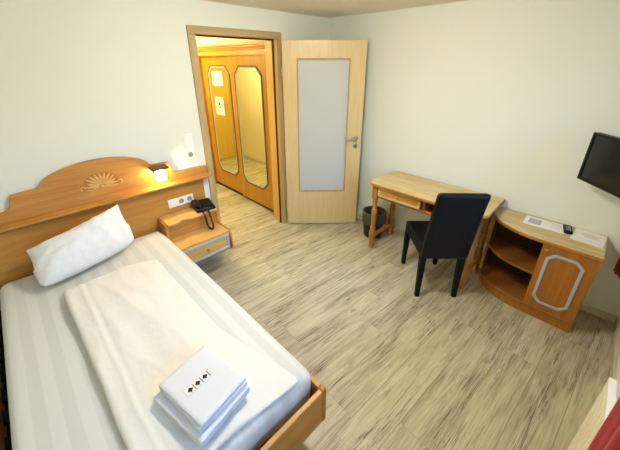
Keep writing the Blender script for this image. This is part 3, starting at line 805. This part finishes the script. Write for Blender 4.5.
def curtain(name, x0, x1, y, z0, z1, folds, amp, label, lean=0, rnd=0):
    t = thing(name, label, 'curtain', ((x0+x1)/2, y, z0), 0)
    def fn(u, v):
        x = x0+(x1-x0)*u; z = z0+(z1-z0)*v
        a = amp*(1-.35*v)
        yy = y+a*math.sin(2*PI*folds*u+.6)+.3*a*math.sin(2*PI*folds*2.3*u+1)+lean*(1-v)
        zz = z+rnd*math.exp(-u/.10)*(1-v)**6 + .006*math.sin(2*PI*folds*u)*(1-v)**4
        return Vector((x+.01*math.sin(6*v), yy, zz))
    b = MB(); b.grid(fn, 80, 40); c = b.build('curtain_fabric', M['curtain'], t, angle=80)
    s_ = c.modifiers.new('thick', 'SOLIDIFY'); s_.thickness = .004
    return t
curtain('curtain', -1.76, -2.16, -2.772, .60, 2.10, 4, .012, 'red curtain hanging in front of the radiator', 0, .03)
curtain('curtain', -.035, -.105, -2.835, .425, 2.10, 2, .025, 'narrow red curtain bunched in the corner beside the cabinet')
t = thing('curtain_rail', 'white curtain rail fixed under the ceiling above the window', 'rail', (-1.5, -2.80, H-.06))
b = MB(); b.box((-3.2, -2.84, H-.075), (-.02, -2.72, H-.055)); b.box((-3.2, -2.74, H-.125), (-.02, -2.72, H-.055))
for x in (-3.0, -1.6, -.2): b.box((x-.01, -2.80, H-.056), (x+.01, -2.76, H-.001))
b.build('rail_profile', M['white'], t)

# ------------------------------------------------------------------ wardrobe in the hallway
WXF = -.690
t = thing('wardrobe', 'tall honey sliding-door wardrobe with two octagonal mirrors in the hallway', 'wardrobe', (-.35, 1.0, 0))
WY0, WY1 = .175, 1.90
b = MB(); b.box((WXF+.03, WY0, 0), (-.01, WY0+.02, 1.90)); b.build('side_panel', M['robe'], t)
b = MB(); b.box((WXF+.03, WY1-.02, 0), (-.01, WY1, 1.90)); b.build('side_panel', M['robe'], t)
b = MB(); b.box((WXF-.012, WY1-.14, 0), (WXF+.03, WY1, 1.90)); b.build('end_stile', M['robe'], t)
b = MB(); b.box((WXF+.035, WY0+.02, 0), (-.05, WY1-.02, .07)); b.build('plinth', M['darkbrown'], t)
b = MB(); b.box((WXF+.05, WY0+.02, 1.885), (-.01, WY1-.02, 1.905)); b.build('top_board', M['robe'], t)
b = MB(); b.box((-.03, WY0+.02, .07), (-.012, WY1-.02, 1.885)); b.build('back_panel', M['darkbrown'], t)
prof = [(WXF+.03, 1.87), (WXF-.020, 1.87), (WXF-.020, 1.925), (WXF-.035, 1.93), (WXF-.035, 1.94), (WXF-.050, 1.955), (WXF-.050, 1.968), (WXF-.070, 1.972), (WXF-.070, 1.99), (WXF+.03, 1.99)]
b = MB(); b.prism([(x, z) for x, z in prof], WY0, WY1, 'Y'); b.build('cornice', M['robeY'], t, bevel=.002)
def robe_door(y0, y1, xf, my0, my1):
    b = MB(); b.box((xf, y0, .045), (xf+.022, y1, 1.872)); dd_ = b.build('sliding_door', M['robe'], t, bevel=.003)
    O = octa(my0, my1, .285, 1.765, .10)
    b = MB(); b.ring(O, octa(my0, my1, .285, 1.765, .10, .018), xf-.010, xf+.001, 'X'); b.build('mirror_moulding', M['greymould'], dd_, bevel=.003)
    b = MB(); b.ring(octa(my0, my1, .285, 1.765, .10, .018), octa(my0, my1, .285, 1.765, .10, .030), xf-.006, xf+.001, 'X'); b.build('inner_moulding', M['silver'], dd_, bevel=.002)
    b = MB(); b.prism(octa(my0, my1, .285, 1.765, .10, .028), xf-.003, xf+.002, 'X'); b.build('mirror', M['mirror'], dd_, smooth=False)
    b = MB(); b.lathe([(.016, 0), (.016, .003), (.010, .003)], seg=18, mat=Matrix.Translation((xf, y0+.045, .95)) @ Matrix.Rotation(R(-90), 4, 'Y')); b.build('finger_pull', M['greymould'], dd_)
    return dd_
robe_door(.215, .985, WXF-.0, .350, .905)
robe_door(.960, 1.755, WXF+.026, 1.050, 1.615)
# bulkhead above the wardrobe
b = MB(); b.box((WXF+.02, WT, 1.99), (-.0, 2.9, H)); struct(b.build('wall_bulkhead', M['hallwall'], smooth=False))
# notices stuck on the far mirror
def notice(y0, y1, z0, z1, label, kind):
    x = WXF+.026-.0035
    t = thing('notice', label, 'notice', (x, (y0+y1)/2, z0))
    b = MB(); b.box((x-.001, y0, z0), (x, y1, z1)); b.build('sheet', M['paper'], t)
    b = MB()
    if kind == 1:
        for k in range(9): b.box((x-.0016, y0+.02+(.03 if k % 3 == 2 else 0), z1-.05-k*.017), (x-.0009, y1-.02, z1-.045-k*.017))
        b.box((x-.0016, y0+.02, z1-.028), (x-.0009, y1-.02, z1-.014)); b.build('printed_text', M['ink'], t)
    else:
        cy, cz = (y0+y1)/2, z1-.085
        b.ring([(cy+.055*math.cos(a*PI/12), cz+.055*math.sin(a*PI/12)) for a in range(24)], [(cy+.042*math.cos(a*PI/12), cz+.042*math.sin(a*PI/12)) for a in range(24)], x-.0018, x-.0009, 'X')
        b.build('red_ring', M['red'], t)
        b = MB(); b.prism([(cy-.018, cz-.025), (cy+.018, cz-.025), (cy+.022, cz), (cy+.004, cz+.03), (cy-.006, cz+.012), (cy-.02, cz+.006)], x-.0018, x-.0009, 'X')
        b.build('pictogram', M['inkblack'], t)
        b = MB()
        for k in range(4): b.box((x-.0016, y0+.02, z0+.02+k*.015), (x-.0009, y1-.02, z0+.025+k*.015))
        b.build('printed_text', M['ink'], t)
    return t
notice(1.24, 1.50, 1.515, 1.69, 'white printed sheet taped at the top of the left mirror', 1)
notice(1.275, 1.490, 1.13, 1.365, 'safety notice with a red ring, taped below the printed sheet on the left mirror', 2)
t = thing('door_stop', 'small dark door stop on the hallway floor', 'door stop', (-1.70, .55, 0))
b = MB(); b.lathe([(.022, 0), (.024, .004), (.022, .03), (.014, .036)], c=(-1.70, .55, 0), seg=18); b.build('rubber_post', M['inkblack'], t)

# ------------------------------------------------------------------ daylight, camera, view
W = bpy.data.worlds.new('sky'); bpy.context.scene.world = W; W.use_nodes = True
nt = W.node_tree; bg = nt.nodes['Background']
tc = nt.nodes.new('ShaderNodeTexCoord'); sx = nt.nodes.new('ShaderNodeSeparateXYZ'); cr = nt.nodes.new('ShaderNodeValToRGB')
nt.links.new(tc.outputs['Generated'], sx.inputs[0]); nt.links.new(sx.outputs['Z'], cr.inputs['Fac']); nt.links.new(cr.outputs['Color'], bg.inputs['Color'])
e0, e1 = cr.color_ramp.elements
e0.position = 0; e0.color = (.10, .12, .12, 1); e1.position = .55; e1.color = (.17, .47, 1, 1)
e2 = cr.color_ramp.elements.new(.06); e2.color = (.12, .2, .3, 1)
bg.inputs['Strength'].default_value = 15.0

cam = bpy.data.cameras.new('camera'); co = bpy.data.objects.new('camera', cam); C.objects.link(co)
cam.sensor_width = 36; cam.sensor_fit = 'HORIZONTAL'; cam.lens = 302.275*36/620
cam.shift_y = (193.7-225)/620; cam.clip_start = .02
y_, p_, r_ = R(45.068), R(-23.589), R(-.103)
fwd = Vector((math.cos(p_)*math.cos(y_), math.cos(p_)*math.sin(y_), math.sin(p_)))
rt = fwd.cross(Vector((0, 0, 1))).normalized(); up = rt.cross(fwd)
r2 = rt*math.cos(r_)+up*math.sin(r_); u2 = up*math.cos(r_)-rt*math.sin(r_)
m = Matrix((r2, u2, -fwd)).transposed().to_4x4(); m.translation = (-2.817, -2.518, 1.802)
co.matrix_world = m
sc = bpy.context.scene; sc.camera = co
sc.view_settings.view_transform = 'Standard'; sc.view_settings.look = 'None'; sc.view_settings.gamma = 1; sc.view_settings.exposure = 0
sc.cycles.max_bounces = 10; sc.cycles.diffuse_bounces = 6; sc.cycles.transparent_max_bounces = 12
